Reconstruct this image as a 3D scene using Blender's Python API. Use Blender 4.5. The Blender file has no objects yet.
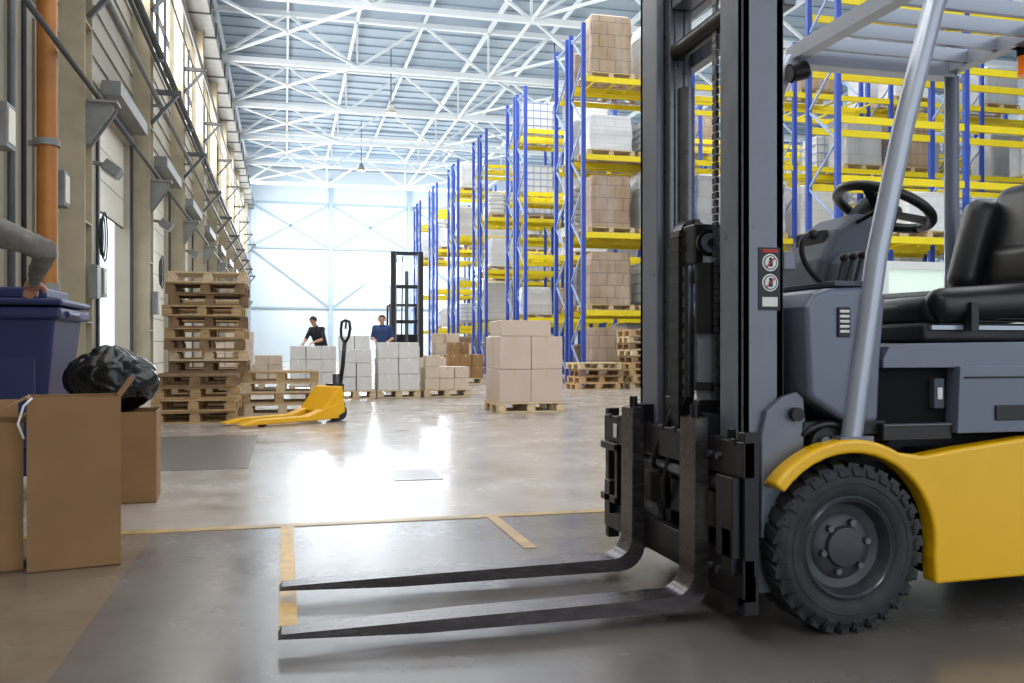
import bpy, bmesh, math, random
from mathutils import Vector, Matrix, noise
random.seed(7)
R=math.radians
scene=bpy.context.scene

# ---------------------------------------------------------------- materials
def lin(c):
    out=[]
    for v in c[:3]:
        v=v/255.0
        out.append(v/12.92 if v<=0.04045 else ((v+0.055)/1.055)**2.4)
    return tuple(out)+(1.0,)
def mat(name,col,rough=0.5,metal=0.0,var=0.12,scale=6.0,bump=0.0,emit=0.0,rvar=0.0,coat=0.0,objrand=0.0,stretch=None,spec=None):
    m=bpy.data.materials.new(name); m.use_nodes=True
    nt=m.node_tree; b=nt.nodes['Principled BSDF']
    b.inputs['Roughness'].default_value=rough
    b.inputs['Metallic'].default_value=metal
    if coat: b.inputs['Coat Weight'].default_value=coat
    if spec is not None: b.inputs['Specular IOR Level'].default_value=spec
    c=lin(col)
    tc=nt.nodes.new('ShaderNodeTexCoord')
    src=tc.outputs['Object']
    if stretch:
        mp=nt.nodes.new('ShaderNodeMapping'); mp.inputs['Scale'].default_value=stretch
        nt.links.new(src,mp.inputs['Vector']); src=mp.outputs['Vector']
    n=nt.nodes.new('ShaderNodeTexNoise'); n.inputs['Scale'].default_value=scale; n.inputs['Detail'].default_value=6
    nt.links.new(src,n.inputs['Vector'])
    mx=nt.nodes.new('ShaderNodeMix'); mx.data_type='RGBA'
    nt.links.new(n.outputs['Fac'],mx.inputs['Factor'])
    mx.inputs['A'].default_value=tuple(v*(1-var*1.6) for v in c[:3])+(1,)
    mx.inputs['B'].default_value=tuple(min(1,v*(1+var*1.6)) for v in c[:3])+(1,)
    outc=mx.outputs['Result']
    if objrand:
        oi=nt.nodes.new('ShaderNodeObjectInfo'); mr=nt.nodes.new('ShaderNodeMapRange')
        mr.inputs['To Min'].default_value=1-objrand; mr.inputs['To Max'].default_value=1+objrand
        nt.links.new(oi.outputs['Random'],mr.inputs['Value'])
        hs=nt.nodes.new('ShaderNodeHueSaturation'); nt.links.new(mr.outputs['Result'],hs.inputs['Value'])
        nt.links.new(outc,hs.inputs['Color']); outc=hs.outputs['Color']
    nt.links.new(outc,b.inputs['Base Color'])
    if rvar:
        mr=nt.nodes.new('ShaderNodeMapRange')
        mr.inputs['To Min'].default_value=max(0.02,rough-rvar); mr.inputs['To Max'].default_value=min(1,rough+rvar)
        nt.links.new(n.outputs['Fac'],mr.inputs['Value']); nt.links.new(mr.outputs['Result'],b.inputs['Roughness'])
    if bump:
        bp=nt.nodes.new('ShaderNodeBump'); bp.inputs['Strength'].default_value=bump; bp.inputs['Distance'].default_value=0.02
        nt.links.new(n.outputs['Fac'],bp.inputs['Height']); nt.links.new(bp.outputs['Normal'],b.inputs['Normal'])
    if emit:
        b.inputs['Emission Color'].default_value=c; b.inputs['Emission Strength'].default_value=emit
    return m

def brickmat(name,c1,c2,cm,bw,bh,rough=0.7,mort=0.012,coat=0.0,wrap=.3):
    m=mat(name,c1,rough,coat=coat); nt=m.node_tree; b=nt.nodes['Principled BSDF']
    tc=nt.nodes.new('ShaderNodeTexCoord'); sp=nt.nodes.new('ShaderNodeSeparateXYZ'); cb=nt.nodes.new('ShaderNodeCombineXYZ')
    ad=nt.nodes.new('ShaderNodeMath'); ad.operation='ADD'
    nt.links.new(tc.outputs['Object'],sp.inputs[0]); nt.links.new(sp.outputs['X'],ad.inputs[0]); nt.links.new(sp.outputs['Y'],ad.inputs[1])
    nt.links.new(ad.outputs[0],cb.inputs['X']); nt.links.new(sp.outputs['Z'],cb.inputs['Y'])
    br=nt.nodes.new('ShaderNodeTexBrick'); br.inputs['Scale'].default_value=1.0
    br.inputs['Brick Width'].default_value=bw; br.inputs['Row Height'].default_value=bh; br.inputs['Mortar Size'].default_value=mort
    br.inputs['Color1'].default_value=lin(c1); br.inputs['Color2'].default_value=lin(c2); br.inputs['Mortar'].default_value=lin(cm)
    nt.links.new(cb.outputs[0],br.inputs['Vector'])
    mp=nt.nodes.new('ShaderNodeMapping'); mp.inputs['Scale'].default_value=(3.5,3.5,.7); nt.links.new(tc.outputs['Object'],mp.inputs['Vector'])
    n=nt.nodes.new('ShaderNodeTexNoise'); n.inputs['Scale'].default_value=1.2; n.inputs['Detail'].default_value=4
    nt.links.new(mp.outputs['Vector'],n.inputs['Vector'])
    mx=nt.nodes.new('ShaderNodeMix'); mx.data_type='RGBA'; mx.inputs['B'].default_value=lin((212,214,216))
    mr=nt.nodes.new('ShaderNodeMapRange'); mr.inputs['From Min'].default_value=.35; mr.inputs['From Max'].default_value=.75; mr.inputs['To Max'].default_value=wrap
    nt.links.new(n.outputs['Fac'],mr.inputs['Value']); nt.links.new(mr.outputs['Result'],mx.inputs['Factor'])
    nt.links.new(br.outputs['Color'],mx.inputs['A']); nt.links.new(mx.outputs['Result'],b.inputs['Base Color'])
    return m

M_grey=mat('forklift_grey',(98,106,124),0.34,0.0,0.08,4,rvar=0.1,coat=0.25)
M_greyd=mat('mast_grey',(106,111,124),0.32,0.1,0.16,9,rvar=0.12,coat=.2)
M_silver=mat('pillar_silver',(168,174,186),0.3,0.35,0.06,6,rvar=0.06)
M_black=mat('black_steel',(33,33,36),0.36,0.4,0.35,12,rvar=0.18)
M_fork=mat('fork_steel',(80,74,74),0.26,0.65,0.4,9,rvar=0.14,stretch=(1,4,4))
M_inner=mat('bare_steel',(100,102,108),0.3,0.7,0.2,20,rvar=0.1)
M_yel=mat('forklift_yellow',(253,192,4),0.32,0.0,0.04,5,coat=0.35)
M_rub=mat('tire_rubber',(46,47,50),0.7,0,0.4,18,bump=0.25)
M_rim=mat('wheel_rim',(66,68,74),0.48,0.25,0.35,20)
M_vinyl=mat('seat_vinyl',(20,21,24),0.36,0,0.2,30,bump=0.05)
M_plast=mat('dark_plastic',(28,29,33),0.5,0,0.1,20)
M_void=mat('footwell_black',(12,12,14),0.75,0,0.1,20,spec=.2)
M_dash=mat('dash_plastic',(70,76,88),0.55,0,0.1,10)
M_white=mat('white_sticker',(228,228,226),0.5,0,0.05,20)
M_red=mat('red_sticker',(190,30,25),0.5)
M_orange=mat('beacon_orange',(240,120,20),0.2,emit=0.2)
M_wood=mat('pallet_wood',(182,150,108),0.8,0,0.4,7,bump=0.2,objrand=0.1,stretch=(1,5,5))
M_wood2=mat('pallet_wood_pale',(206,184,148),0.8,0,0.3,6,bump=0.2,stretch=(5,1,5))
M_wood3=mat('pallet_wood_dark',(132,106,76),0.85,0,0.4,9,bump=0.2)
M_card=mat('cardboard',(150,114,74),0.8,0,0.16,5,bump=0.04)
M_card2=mat('cardboard_inner',(124,94,62),0.85,0,0.12,5)
M_cardp=mat('cardboard_pale',(206,188,168),0.7,0,0.1,4)
M_cardw=mat('carton_white',(214,212,208),0.65,0,0.08,4)
M_tape=mat('packing_tape',(192,170,134),0.3)
M_bag=mat('bin_bag_black',(9,9,11),0.24,0,0.3,10)
M_bin=mat('bin_blue',(44,55,100),0.42,0,0.14,5)
M_blue=mat('rack_blue',(44,76,172),0.45,0,0.1,3)
M_ryel=mat('rack_yellow',(242,218,26),0.45,0,0.08,3)
M_brace=mat('rack_brace_galvanised',(150,172,215),0.45,0.1,0.1,3)
M_truss=mat('truss_white',(232,238,242),0.55,0,0.05,2)
M_jack=mat('pallet_jack_yellow',(246,178,12),0.4,0,0.12,8)
M_skin=mat('skin',(190,142,116),0.55,0,0.06,20)
M_hair=mat('hair_dark',(38,28,22),0.7,0,0.3,60,bump=0.3)
M_shirtB=mat('shirt_black',(34,36,44),0.85,0,0.15,15)
M_shirtU=mat('shirt_blue',(44,66,112),0.85,0,0.15,15)
M_shirtG=mat('shirt_grey',(124,120,114),0.9,0,0.25,12,bump=0.3)
M_trous=mat('trousers_dark',(40,46,62),0.9,0,0.15,15)
M_shoe=mat('shoe_black',(25,22,20),0.6)
M_pipe=mat('pipe_orange',(172,110,48),0.45,0.1,0.3,3)
M_col=mat('column_beige',(172,160,134),0.55,0,0.22,2.5)
M_colg=mat('bracket_grey',(132,132,130),0.5,0.1,0.25,4)
M_dark=mat('duct_dark',(84,86,88),0.5,0.2,0.2,2)
M_door=mat('dock_door_cream',(226,220,204),0.5,0,0.06,1.5)
M_frame=mat('door_frame_dark',(56,58,62),0.5,0.2)
M_win=mat('window_daylight',(232,244,255),0.3,emit=5.5)
M_lampglow=mat('lamp_glow',(255,205,130),0.3,emit=5.0)
M_loadB=brickmat('load_cartons_brown',(168,142,112),(156,130,102),(122,102,82),0.4,0.3,rough=.45,wrap=.3)
M_loadG=brickmat('load_wrapped_grey',(176,178,182),(168,170,174),(152,154,160),0.6,0.42,rough=0.3,coat=0.4)
M_loadW=brickmat('load_wrapped_white',(224,225,226),(218,218,220),(206,207,210),0.5,0.2,rough=0.3,coat=0.4)
M_sack=mat('sack_white',(220,220,218),.6,0,.08,5,bump=.3)
M_drum=mat('drum_pale_grey',(206,212,218),.4,0,.06,4)

# ---------------------------------------------------------------- mesh builder
class MB:
    def __init__(s,name):
        s.name=name; s.bm=bmesh.new(); s.mats=[]; s.M=Matrix.Identity(4)
    def mi(s,m):
        if m not in s.mats: s.mats.append(m)
        return s.mats.index(m)
    def _add(s,verts,faces,m,smooth=False):
        vs=[s.bm.verts.new(s.M@Vector(v)) for v in verts]
        i=s.mi(m)
        for f in faces:
            try:
                fc=s.bm.faces.new([vs[k] for k in f]); fc.material_index=i; fc.smooth=smooth
            except ValueError: pass
        return vs
    def b(s,x0,x1,y0,y1,z0,z1,m):
        v=[(x0,y0,z0),(x1,y0,z0),(x1,y1,z0),(x0,y1,z0),(x0,y0,z1),(x1,y0,z1),(x1,y1,z1),(x0,y1,z1)]
        f=[(0,3,2,1),(4,5,6,7),(0,1,5,4),(1,2,6,5),(2,3,7,6),(3,0,4,7)]
        return s._add(v,f,m)
    def beam(s,p,q,w,h,m,up=(0,0,1)):
        p=Vector(p);q=Vector(q);d=(q-p)
        if d.length<1e-6: return
        dn=d.normalized(); u=Vector(up)
        if abs(dn.dot(u))>0.98: u=Vector((1,0,0)) if abs(dn.x)<0.9 else Vector((0,1,0))
        a=dn.cross(u).normalized()*w/2; c=a.cross(dn).normalized()*h/2
        v=[p-a-c,p+a-c,p+a+c,p-a+c,q-a-c,q+a-c,q+a+c,q-a+c]
        f=[(0,1,2,3),(7,6,5,4),(0,4,5,1),(1,5,6,2),(2,6,7,3),(3,7,4,0)]
        return s._add(v,f,m)
    def cyl(s,p,q,r1,m,r2=None,seg=20,caps=True):
        if r2 is None:r2=r1
        p=Vector(p);q=Vector(q);dn=(q-p).normalized()
        u=Vector((0,0,1)) if abs(dn.z)<0.9 else Vector((1,0,0))
        a=dn.cross(u).normalized(); c=a.cross(dn).normalized()
        v=[];n=seg
        for k in range(n):
            t=2*math.pi*k/n; dr=a*math.cos(t)+c*math.sin(t); v.append(p+dr*r1)
        for k in range(n):
            t=2*math.pi*k/n; dr=a*math.cos(t)+c*math.sin(t); v.append(q+dr*r2)
        f=[(k,(k+1)%n,n+(k+1)%n,n+k) for k in range(n)]
        s._add(v,f,m,True)
        if caps:
            s._add(v[:n],[tuple(range(n-1,-1,-1))],m); s._add(v[n:],[tuple(range(n))],m)
    def tube(s,pts,r,m,seg=10):
        pts=[Vector(p) for p in pts]; n=seg; rings=[]
        prev=None
        for i,p in enumerate(pts):
            d=(pts[min(i+1,len(pts)-1)]-pts[max(i-1,0)]).normalized()
            if prev is None:
                u=Vector((0,0,1)) if abs(d.z)<0.9 else Vector((1,0,0)); a=d.cross(u).normalized()
            else: a=(prev-d*prev.dot(d)).normalized()
            prev=a; c=d.cross(a)
            rr=r[i] if isinstance(r,(list,tuple)) else r
            rings.append([p+(a*math.cos(2*math.pi*k/n)+c*math.sin(2*math.pi*k/n))*rr for k in range(n)])
        v=[x for rg in rings for x in rg]
        f=[(i*n+k,i*n+(k+1)%n,(i+1)*n+(k+1)%n,(i+1)*n+k) for i in range(len(pts)-1) for k in range(n)]
        f.append(tuple(range(n-1,-1,-1))); f.append(tuple((len(pts)-1)*n+k for k in range(n)))
        s._add(v,f,m,True)
    def prism(s,poly,y0,y1,m,axis='Y'):
        n=len(poly)
        def P(a,c,t):
            return {'Y':(a,t,c),'X':(t,a,c),'Z':(a,c,t)}[axis]
        v=[P(a,c,y0) for a,c in poly]+[P(a,c,y1) for a,c in poly]
        f=[tuple(range(n)),tuple(range(2*n-1,n-1,-1))]+[(k,n+k,n+(k+1)%n,(k+1)%n) for k in range(n)]
        return s._add(v,f,m)
    def lathe(s,prof,c,m,seg=64,axis='Y',smooth=True):
        c=Vector(c); v=[]; n=seg; L=len(prof)
        for r,h in prof:
            for k in range(n):
                t=2*math.pi*k/n
                if axis=='Y': v.append(c+Vector((r*math.cos(t),h,r*math.sin(t))))
                elif axis=='Z': v.append(c+Vector((r*math.cos(t),r*math.sin(t),h)))
                else: v.append(c+Vector((h,r*math.cos(t),r*math.sin(t))))
        f=[(i*n+k,i*n+(k+1)%n,(i+1)*n+(k+1)%n,(i+1)*n+k) for i in range(L-1) for k in range(n)]
        s._add(v,f,m,smooth)
    def sph(s,c,r,m,sc=(1,1,1),sub=3):
        bm2=bmesh.new(); bmesh.ops.create_icosphere(bm2,subdivisions=sub,radius=r)
        c=Vector(c); v=[c+Vector((p.co.x*sc[0],p.co.y*sc[1],p.co.z*sc[2])) for p in bm2.verts]
        f=[tuple(x.index for x in fc.verts) for fc in bm2.faces]; bm2.free()
        s._add(v,f,m,True)
    def loft(s,secs,m,smooth=False):
        n=len(secs[0][0]); v=[(x,y,z) for poly,z in secs for x,y in poly]
        f=[(i*n+k,i*n+(k+1)%n,(i+1)*n+(k+1)%n,(i+1)*n+k) for i in range(len(secs)-1) for k in range(n)]
        f.append(tuple(range(n-1,-1,-1))); f.append(tuple((len(secs)-1)*n+k for k in range(n)))
        s._add(v,f,m,smooth)
    def done(s,parent=None,bevel=0,seg=2,sharp=None,sub=0):
        bm=s.bm
        bmesh.ops.recalc_face_normals(bm,faces=bm.faces)
        xs=[v.co.x for v in bm.verts];ys=[v.co.y for v in bm.verts];zs=[v.co.z for v in bm.verts]
        off=Vector(((min(xs)+max(xs))/2,(min(ys)+max(ys))/2,min(zs)))
        bmesh.ops.translate(bm,verts=bm.verts,vec=-off)
        me=bpy.data.meshes.new(s.name); bm.to_mesh(me); bm.free()
        for m in s.mats: me.materials.append(m)
        ob=bpy.data.objects.new(s.name,me); scene.collection.objects.link(ob)
        ob.location=off
        if parent is not None:
            ob.parent=parent; ob.location=off-parent.location
        if sharp is not None:
            me.shade_smooth(); me.set_sharp_from_angle(angle=R(sharp))
        if bevel:
            md=ob.modifiers.new('bevel','BEVEL'); md.width=bevel; md.segments=seg; md.limit_method='ANGLE'; md.angle_limit=R(40)
        return ob
def empty(name,loc):
    e=bpy.data.objects.new(name,None); e.location=loc; scene.collection.objects.link(e); e.empty_display_size=0.2; return e

# ---------------------------------------------------------------- room
XW=-2.6; XR=30.0; YF=62.0; YB=-8.0; ZR=12.9
def floor_mat():
    m=bpy.data.materials.new('concrete_floor'); m.use_nodes=True; nt=m.node_tree; b=nt.nodes['Principled BSDF']
    tc=nt.nodes.new('ShaderNodeTexCoord')
    def N(sc,det=8,dist=0):
        n=nt.nodes.new('ShaderNodeTexNoise'); n.inputs['Scale'].default_value=sc; n.inputs['Detail'].default_value=det; n.inputs['Distortion'].default_value=dist
        nt.links.new(tc.outputs['Object'],n.inputs['Vector']); return n
    n1=N(0.6,8,0.2); n2=N(2.2,10,0.1); n3=N(40,4); n4=N(9,8,.3)
    def ramp(src,a,ca,c,cc):
        cr=nt.nodes.new('ShaderNodeValToRGB'); nt.links.new(src,cr.inputs['Fac'])
        cr.color_ramp.elements[0].position=a; cr.color_ramp.elements[0].color=ca
        cr.color_ramp.elements[1].position=c; cr.color_ramp.elements[1].color=cc; return cr
    cr=ramp(n1.outputs['Fac'],.3,lin((170,158,146)),.7,lin((188,180,172)))
    sp=nt.nodes.new('ShaderNodeSeparateXYZ'); nt.links.new(tc.outputs['Object'],sp.inputs[0])
    def mth(op,a,b_):
        x=nt.nodes.new('ShaderNodeMath'); x.operation=op
        for i,v in enumerate((a,b_)):
            if isinstance(v,(int,float)): x.inputs[i].default_value=v
            else: nt.links.new(v,x.inputs[i])
        return x.outputs[0]
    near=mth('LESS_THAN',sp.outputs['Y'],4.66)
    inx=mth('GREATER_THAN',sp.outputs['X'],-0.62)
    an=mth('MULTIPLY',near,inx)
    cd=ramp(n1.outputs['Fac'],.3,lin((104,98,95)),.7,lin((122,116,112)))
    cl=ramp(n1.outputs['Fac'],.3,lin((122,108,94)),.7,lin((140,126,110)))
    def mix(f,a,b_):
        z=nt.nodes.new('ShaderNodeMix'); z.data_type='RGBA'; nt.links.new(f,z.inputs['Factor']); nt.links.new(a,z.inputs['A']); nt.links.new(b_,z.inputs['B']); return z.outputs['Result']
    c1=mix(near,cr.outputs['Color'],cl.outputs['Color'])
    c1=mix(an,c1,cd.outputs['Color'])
    cs=ramp(n2.outputs['Fac'],.3,(0.84,0.83,0.82,1),.62,(1,1,1,1))
    c4=ramp(n4.outputs['Fac'],.3,(0.86,0.85,0.84,1),.5,(1,1,1,1))
    mm=nt.nodes.new('ShaderNodeMix'); mm.data_type='RGBA'; mm.blend_type='MULTIPLY'; mm.inputs['Factor'].default_value=0.9
    nt.links.new(c1,mm.inputs['A']); nt.links.new(cs.outputs['Color'],mm.inputs['B'])
    m3=nt.nodes.new('ShaderNodeMix'); m3.data_type='RGBA'; m3.blend_type='MULTIPLY'; m3.inputs['Factor'].default_value=0.8
    nt.links.new(mm.outputs['Result'],m3.inputs['A']); nt.links.new(c4.outputs['Color'],m3.inputs['B'])
    nt.links.new(m3.outputs['Result'],b.inputs['Base Color'])
    mr=nt.nodes.new('ShaderNodeMapRange'); mr.inputs['From Min'].default_value=0.3; mr.inputs['From Max'].default_value=0.7
    mr.inputs['To Min'].default_value=0.17; mr.inputs['To Max'].default_value=0.30
    nt.links.new(n2.outputs['Fac'],mr.inputs['Value']); nt.links.new(mr.outputs['Result'],b.inputs['Roughness'])
    bp=nt.nodes.new('ShaderNodeBump'); bp.inputs['Strength'].default_value=0.05; bp.inputs['Distance'].default_value=0.01
    nt.links.new(n3.outputs['Fac'],bp.inputs['Height']); nt.links.new(bp.outputs['Normal'],b.inputs['Normal'])
    return m
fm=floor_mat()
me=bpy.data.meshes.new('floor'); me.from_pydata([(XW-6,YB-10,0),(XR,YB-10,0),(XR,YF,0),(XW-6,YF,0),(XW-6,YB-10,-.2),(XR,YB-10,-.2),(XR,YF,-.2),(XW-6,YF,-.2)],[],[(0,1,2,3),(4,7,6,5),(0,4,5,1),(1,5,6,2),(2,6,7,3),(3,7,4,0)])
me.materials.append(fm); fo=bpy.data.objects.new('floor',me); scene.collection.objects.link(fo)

M_paint=mat('floor_paint_yellow',(196,150,48),0.4,0,0.4,14)
M_paintf=mat('floor_paint_faded',(172,140,84),0.4,0,0.4,9)
M_patch=mat('floor_patch_dark',(116,110,106),0.28,0,0.15,5)
M_tapew=mat('floor_tape_pale',(166,152,134),0.4,0,0.2,20)
f=MB('floor_marking'); f.b(-0.02,0.04,3.0,4.66,0,0.003,M_paint)
f.b(XW+.3,5,4.66,4.74,0,0.003,M_paintf); f.b(1.04,1.10,3.9,4.66,0,0.003,M_paintf)
f.b(-2.0,-0.95,3.2,3.28,0,0.003,M_paintf); f.done()
f=MB('floor_patch'); f.b(-1.25,-0.27,7.0,9.7,0,0.003,M_patch); f.b(0.72,1.05,6.1,6.6,0,0.003,M_patch); f.done()
f=MB('floor_tape'); f.M=Matrix.Translation((-.50,2.52,0))@Matrix.Rotation(R(8),4,'Z'); f.b(-.12,.12,-.02,.02,0,0.003,M_tapew); f.done()
f=MB('floor_joint')
for y in (16,28,40): f.b(XW,XR,y-.01,y+.01,0,0.0015,M_patch)
f.done()

M_wall=mat('wall_cladding',(168,160,144),0.6,0,0.16,0.9)
M_wallf=mat('wall_far_paint',(212,225,236),0.6,0,0.05,0.4)
M_roof=mat('roof_sheet',(154,170,186),0.6,0,0.06,0.5)
w=MB('wall_left')
doors=[(13.9+5.3*k, 16.7+5.3*k) for k in range(0,9)]
yy=YB
for a,bb in doors:
    w.b(XW-.25,XW,yy,a,0,4.4,M_wall); yy=bb
w.b(XW-.25,XW,yy,YF,0,4.4,M_wall)
w.b(XW-.25,XW,YB,YF,4.4,6.9,M_wall); w.b(XW-.25,XW,YB,YF,9.6,ZR,M_wall)
y=YB
while y<YF:
    w.b(XW-.25,XW,y,min(y+.6,YF),6.9,9.6,M_wall); y+=5.3
for z in [4.6+.35*i for i in range(7)]: w.b(XW,XW+.03,YB,YF,z,z+.1,M_wall)
y=-6
while y<13.5:
    w.b(XW,XW+.03,y,y+.25,0,4.4,M_wall); y+=.5
w.done()
for k,(a,bb) in enumerate(doors):
    d=MB('door_%d'%(k+1))
    z0=2.94 if k==0 else (2.2 if k==2 else 0.0)
    z=4.4
    while z>z0+.05:
        zz=max(z-.48,z0); d.b(XW-.16,XW-.1,a,bb,zz+.015,z,M_door); d.b(XW-.14,XW-.11,a,bb,zz,zz+.015,M_frame); z=zz
    d.b(XW,XW+.04,a-.1,a,0,4.4,M_frame); d.b(XW,XW+.04,bb,bb+.1,0,4.4,M_frame)
    d.b(XW,XW+.05,a-.1,bb+.1,4.40,4.54,M_colg)
    d.b(XW+.04,XW+.3,a+.1,bb-.1,4.56,4.76,M_colg)
    d.done()
M_glass=mat('window_left_daylight',(246,250,250),0.2,emit=2.8)
wi=MB('window_1'); wi.b(XW-.2,XW-.17,YB,YF,6.9,9.6,M_glass)
y=YB
while y<YF:
    wi.b(XW-.17,XW-.1,y,y+.06,6.9,9.6,M_frame); y+=1.325
wi.b(XW-.17,XW-.1,YB,YF,8.2,8.26,M_frame); wi.done()
y=1.2
while y<YF:
    c=MB('wall_column')
    c.b(XW,XW+.30,y-.22,y-.19,0,ZR-2.3,M_col); c.b(XW,XW+.30,y+.19,y+.22,0,ZR-2.3,M_col); c.b(XW+.12,XW+.16,y-.2,y+.2,0,ZR-2.3,M_col)
    c.b(XW,XW+.34,y-.24,y+.24,0,.03,M_colg)
    for z in (1.2,2.4,3.6,4.8): c.b(XW+.16,XW+.30,y-.19,y+.19,z,z+.02,M_col)
    z=3.35; l=.3
    c.prism([(XW+.28,z),(XW+.32,z),(XW+.3+l,z+.42),(XW+.3+l,z+.5),(XW+.28,z+.5)],y-.10,y-.08,M_colg)
    c.prism([(XW+.28,z),(XW+.32,z),(XW+.3+l,z+.42),(XW+.3+l,z+.5),(XW+.28,z+.5)],y+.08,y+.10,M_colg)
    c.b(XW+.28,XW+.34+l,y-.14,y+.14,z+.5,z+.53,M_colg)
    c.b(XW+.32,XW+.42,y-.12,y+.1,1.5,1.9,M_colg)
    c.b(XW+.30,XW+.5,y-.03,y+.03,6.0,6.06,M_colg); c.b(XW+.30,XW+.5,y-.03,y+.03,5.2,5.24,M_colg)
    c.beam((XW+.3,y,4.9),(XW+.75,y,5.45),.06,.06,M_dark); c.b(XW+.3,XW+.8,y-.05,y+.05,5.42,5.5,M_dark)
    c.beam((XW+.3,y,6.9),(XW+.75,y,7.45),.06,.06,M_dark); c.b(XW+.3,XW+.8,y-.05,y+.05,7.42,7.5,M_dark)
    c.done(); y+=5.3
t=MB('wall_pipe')
t.tube([(XW+.45,1,6.12),(XW+.45,YF-.4,6.12)],.06,M_dark); t.tube([(XW+.42,1,5.29),(XW+.42,YF-.4,5.29)],.04,M_colg); t.tube([(XW+.36,1,4.0),(XW+.36,YF-.4,4.0)],.03,M_dark)
t.tube([(XW+.6,1,5.53),(XW+.6,YF-.4,5.53)],.03,M_dark); t.tube([(XW+.7,1,7.54),(XW+.7,YF-.4,7.54)],.04,M_colg); t.tube([(XW+.5,1,7.52),(XW+.5,YF-.4,7.52)],.02,M_dark); t.done()
t=MB('wall_pipe'); t.cyl((XW+.2,10.26,1.5),(XW+.2,10.26,9.0),.10,M_pipe)
for z in (1.5,3.0,4.7,6.4): t.cyl((XW+.2,10.26,z),(XW+.2,10.26,z+.07),.125,M_colg); t.b(XW,XW+.2,10.23,10.29,z,z+.05,M_colg)
t.done()
t=MB('wall_pipe'); t.tube([(XW+.12,9.3,.0),(XW+.12,9.3,6.0)],.035,M_dark); t.tube([(XW+.1,12.7,.5),(XW+.1,12.7,6.2)],.05,M_col)
t.tube([(XW+.12,10.9,1.2),(XW+.12,10.9,5.0)],.03,M_frame); t.tube([(XW+.15,9.6,1.4),(XW+.15,9.6,8)],.025,M_frame); t.done()
t=MB('cable_loop')
for yb in (11.9,17.2,22.5):
    for s_ in range(3):
        rz=.22+.04*s_
        pts=[(XW+.44+.02*s_,yb-.1+(.12+.02*s_)*math.cos(a),2.25+rz*math.sin(a)) for a in [i*math.pi/10 for i in range(21)]]
        t.tube(pts,.009,M_frame,6)
t.done()
for yb in (12.5,17.9,23.2):
    t=MB('wall_floodlight'); t.M=Matrix.Translation((XW+.45,yb,3.2))@Matrix.Rotation(R(35),4,'Y')
    t.b(-.11,.11,-.14,.14,-.07,.07,M_colg); t.b(-.09,.09,-.12,.12,-.09,-.07,M_white); t.M=Matrix.Identity(4); t.beam((XW+.04,yb,3.3),(XW+.4,yb,3.25),.05,.05,M_colg); t.done(bevel=.01)
for yb,z in ((11.15,2.5),(13.4,1.6),(9.0,2.7)):
    t=MB('electrical_box'); t.b(XW+.035,XW+.2,yb-.13,yb+.13,z,z+.4,M_colg); t.b(XW+.2,XW+.21,yb-.1,yb+.1,z+.04,z+.36,M_door); t.done(bevel=.01)
t=MB('roof_gutter_duct'); t.b(XW+.01,XW+.6,YB,YF-.05,10.1,10.5,M_colg)
for y in range(-6,61,2): t.b(XW+.01,XW+.64,y,y+.06,10.06,10.54,M_dark)
t.done()
w=MB('wall_far')
w.b(XW,XR,YF,YF+.3,0,5.3,M_wallf); w.b(XW,XR,YF,YF+.3,6.8,ZR,M_wallf)
for x0,x1 in ((XW,2.9),(8.0,12.8),(17,20),(24,XR)): w.b(x0,x1,YF,YF+.3,5.3,6.8,M_wallf)
w.done()
wi=MB('window_2')
for x0,x1 in ((2.9,8.0),(12.8,17),(20,24)):
    wi.b(x0,x1,YF+.1,YF+.15,5.3,6.8,M_win)
    x=x0
    while x<=x1: wi.b(x-.03,x+.03,YF+.04,YF+.1,5.3,6.8,M_truss); x+=1.7
wi.done()
t=MB('wall_bracing')
M_brg=mat('brace_bluegrey',(166,184,200),0.5)
xs=[-2.3,3.0,8.3,13.6,18.9,24.2,29.5]
for x in xs: t.b(x-.12,x+.12,YF-.25,YF,0,ZR-.6,M_brg)
for z in (3.6,7.6,10.6): t.b(XW,XR,YF-.14,YF,z-.06,z+.06,M_brg)
for i in range(len(xs)-1):
    t.beam((xs[i],YF-.1,7.6),(xs[i+1],YF-.1,10.6),.1,.1,M_brg); t.beam((xs[i+1],YF-.1,7.6),(xs[i],YF-.1,10.6),.1,.1,M_brg)
    t.beam((xs[i],YF-.1,3.6 if i%2 else 7.6),(xs[i+1],YF-.1,7.6 if i%2 else 3.6),.1,.1,M_brg)
t.done()
w=MB('wall_right'); w.b(XR,XR+.3,YB,YF,0,ZR,M_wallf); w.done()
w=MB('wall_back'); w.b(XW,XR,YB-.3,YB,10,ZR,M_wall); w.b(XW,-1.8,YB-.3,YB,0,10,M_wall); w.b(24,XR,YB-.3,YB,0,10,M_wall); w.done()
c=MB('ceiling'); c.b(XW-.3,XR+.3,YB-.3,YF+.3,ZR,ZR+.2,M_roof)
y=YB
while y<YF: c.b(XW,XR,y,y+.5,ZR-.05,ZR,M_roof); y+=1.0
c.done()
ty=[2.5+6*k for k in range(10)]
for y in ty:
    t=MB('roof_truss'); zb,zt=10.9,12.6
    t.b(XW,XR,y-.09,y+.09,zb-.09,zb+.09,M_truss); t.b(XW,XR,y-.09,y+.09,zt-.09,zt+.09,M_truss)
    x=XW+.3; s_=0
    while x+2.4<XR:
        t.beam((x,y,zb),(x+2.4,y,zt),.09,.09,M_truss) if s_%2==0 else t.beam((x,y,zt),(x+2.4,y,zb),.09,.09,M_truss)
        if s_%2==0: t.beam((x,y,zb),(x,y,zt),.07,.07,M_truss)
        x+=2.4; s_+=1
    t.done()
t=MB('roof_bracing')
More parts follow.
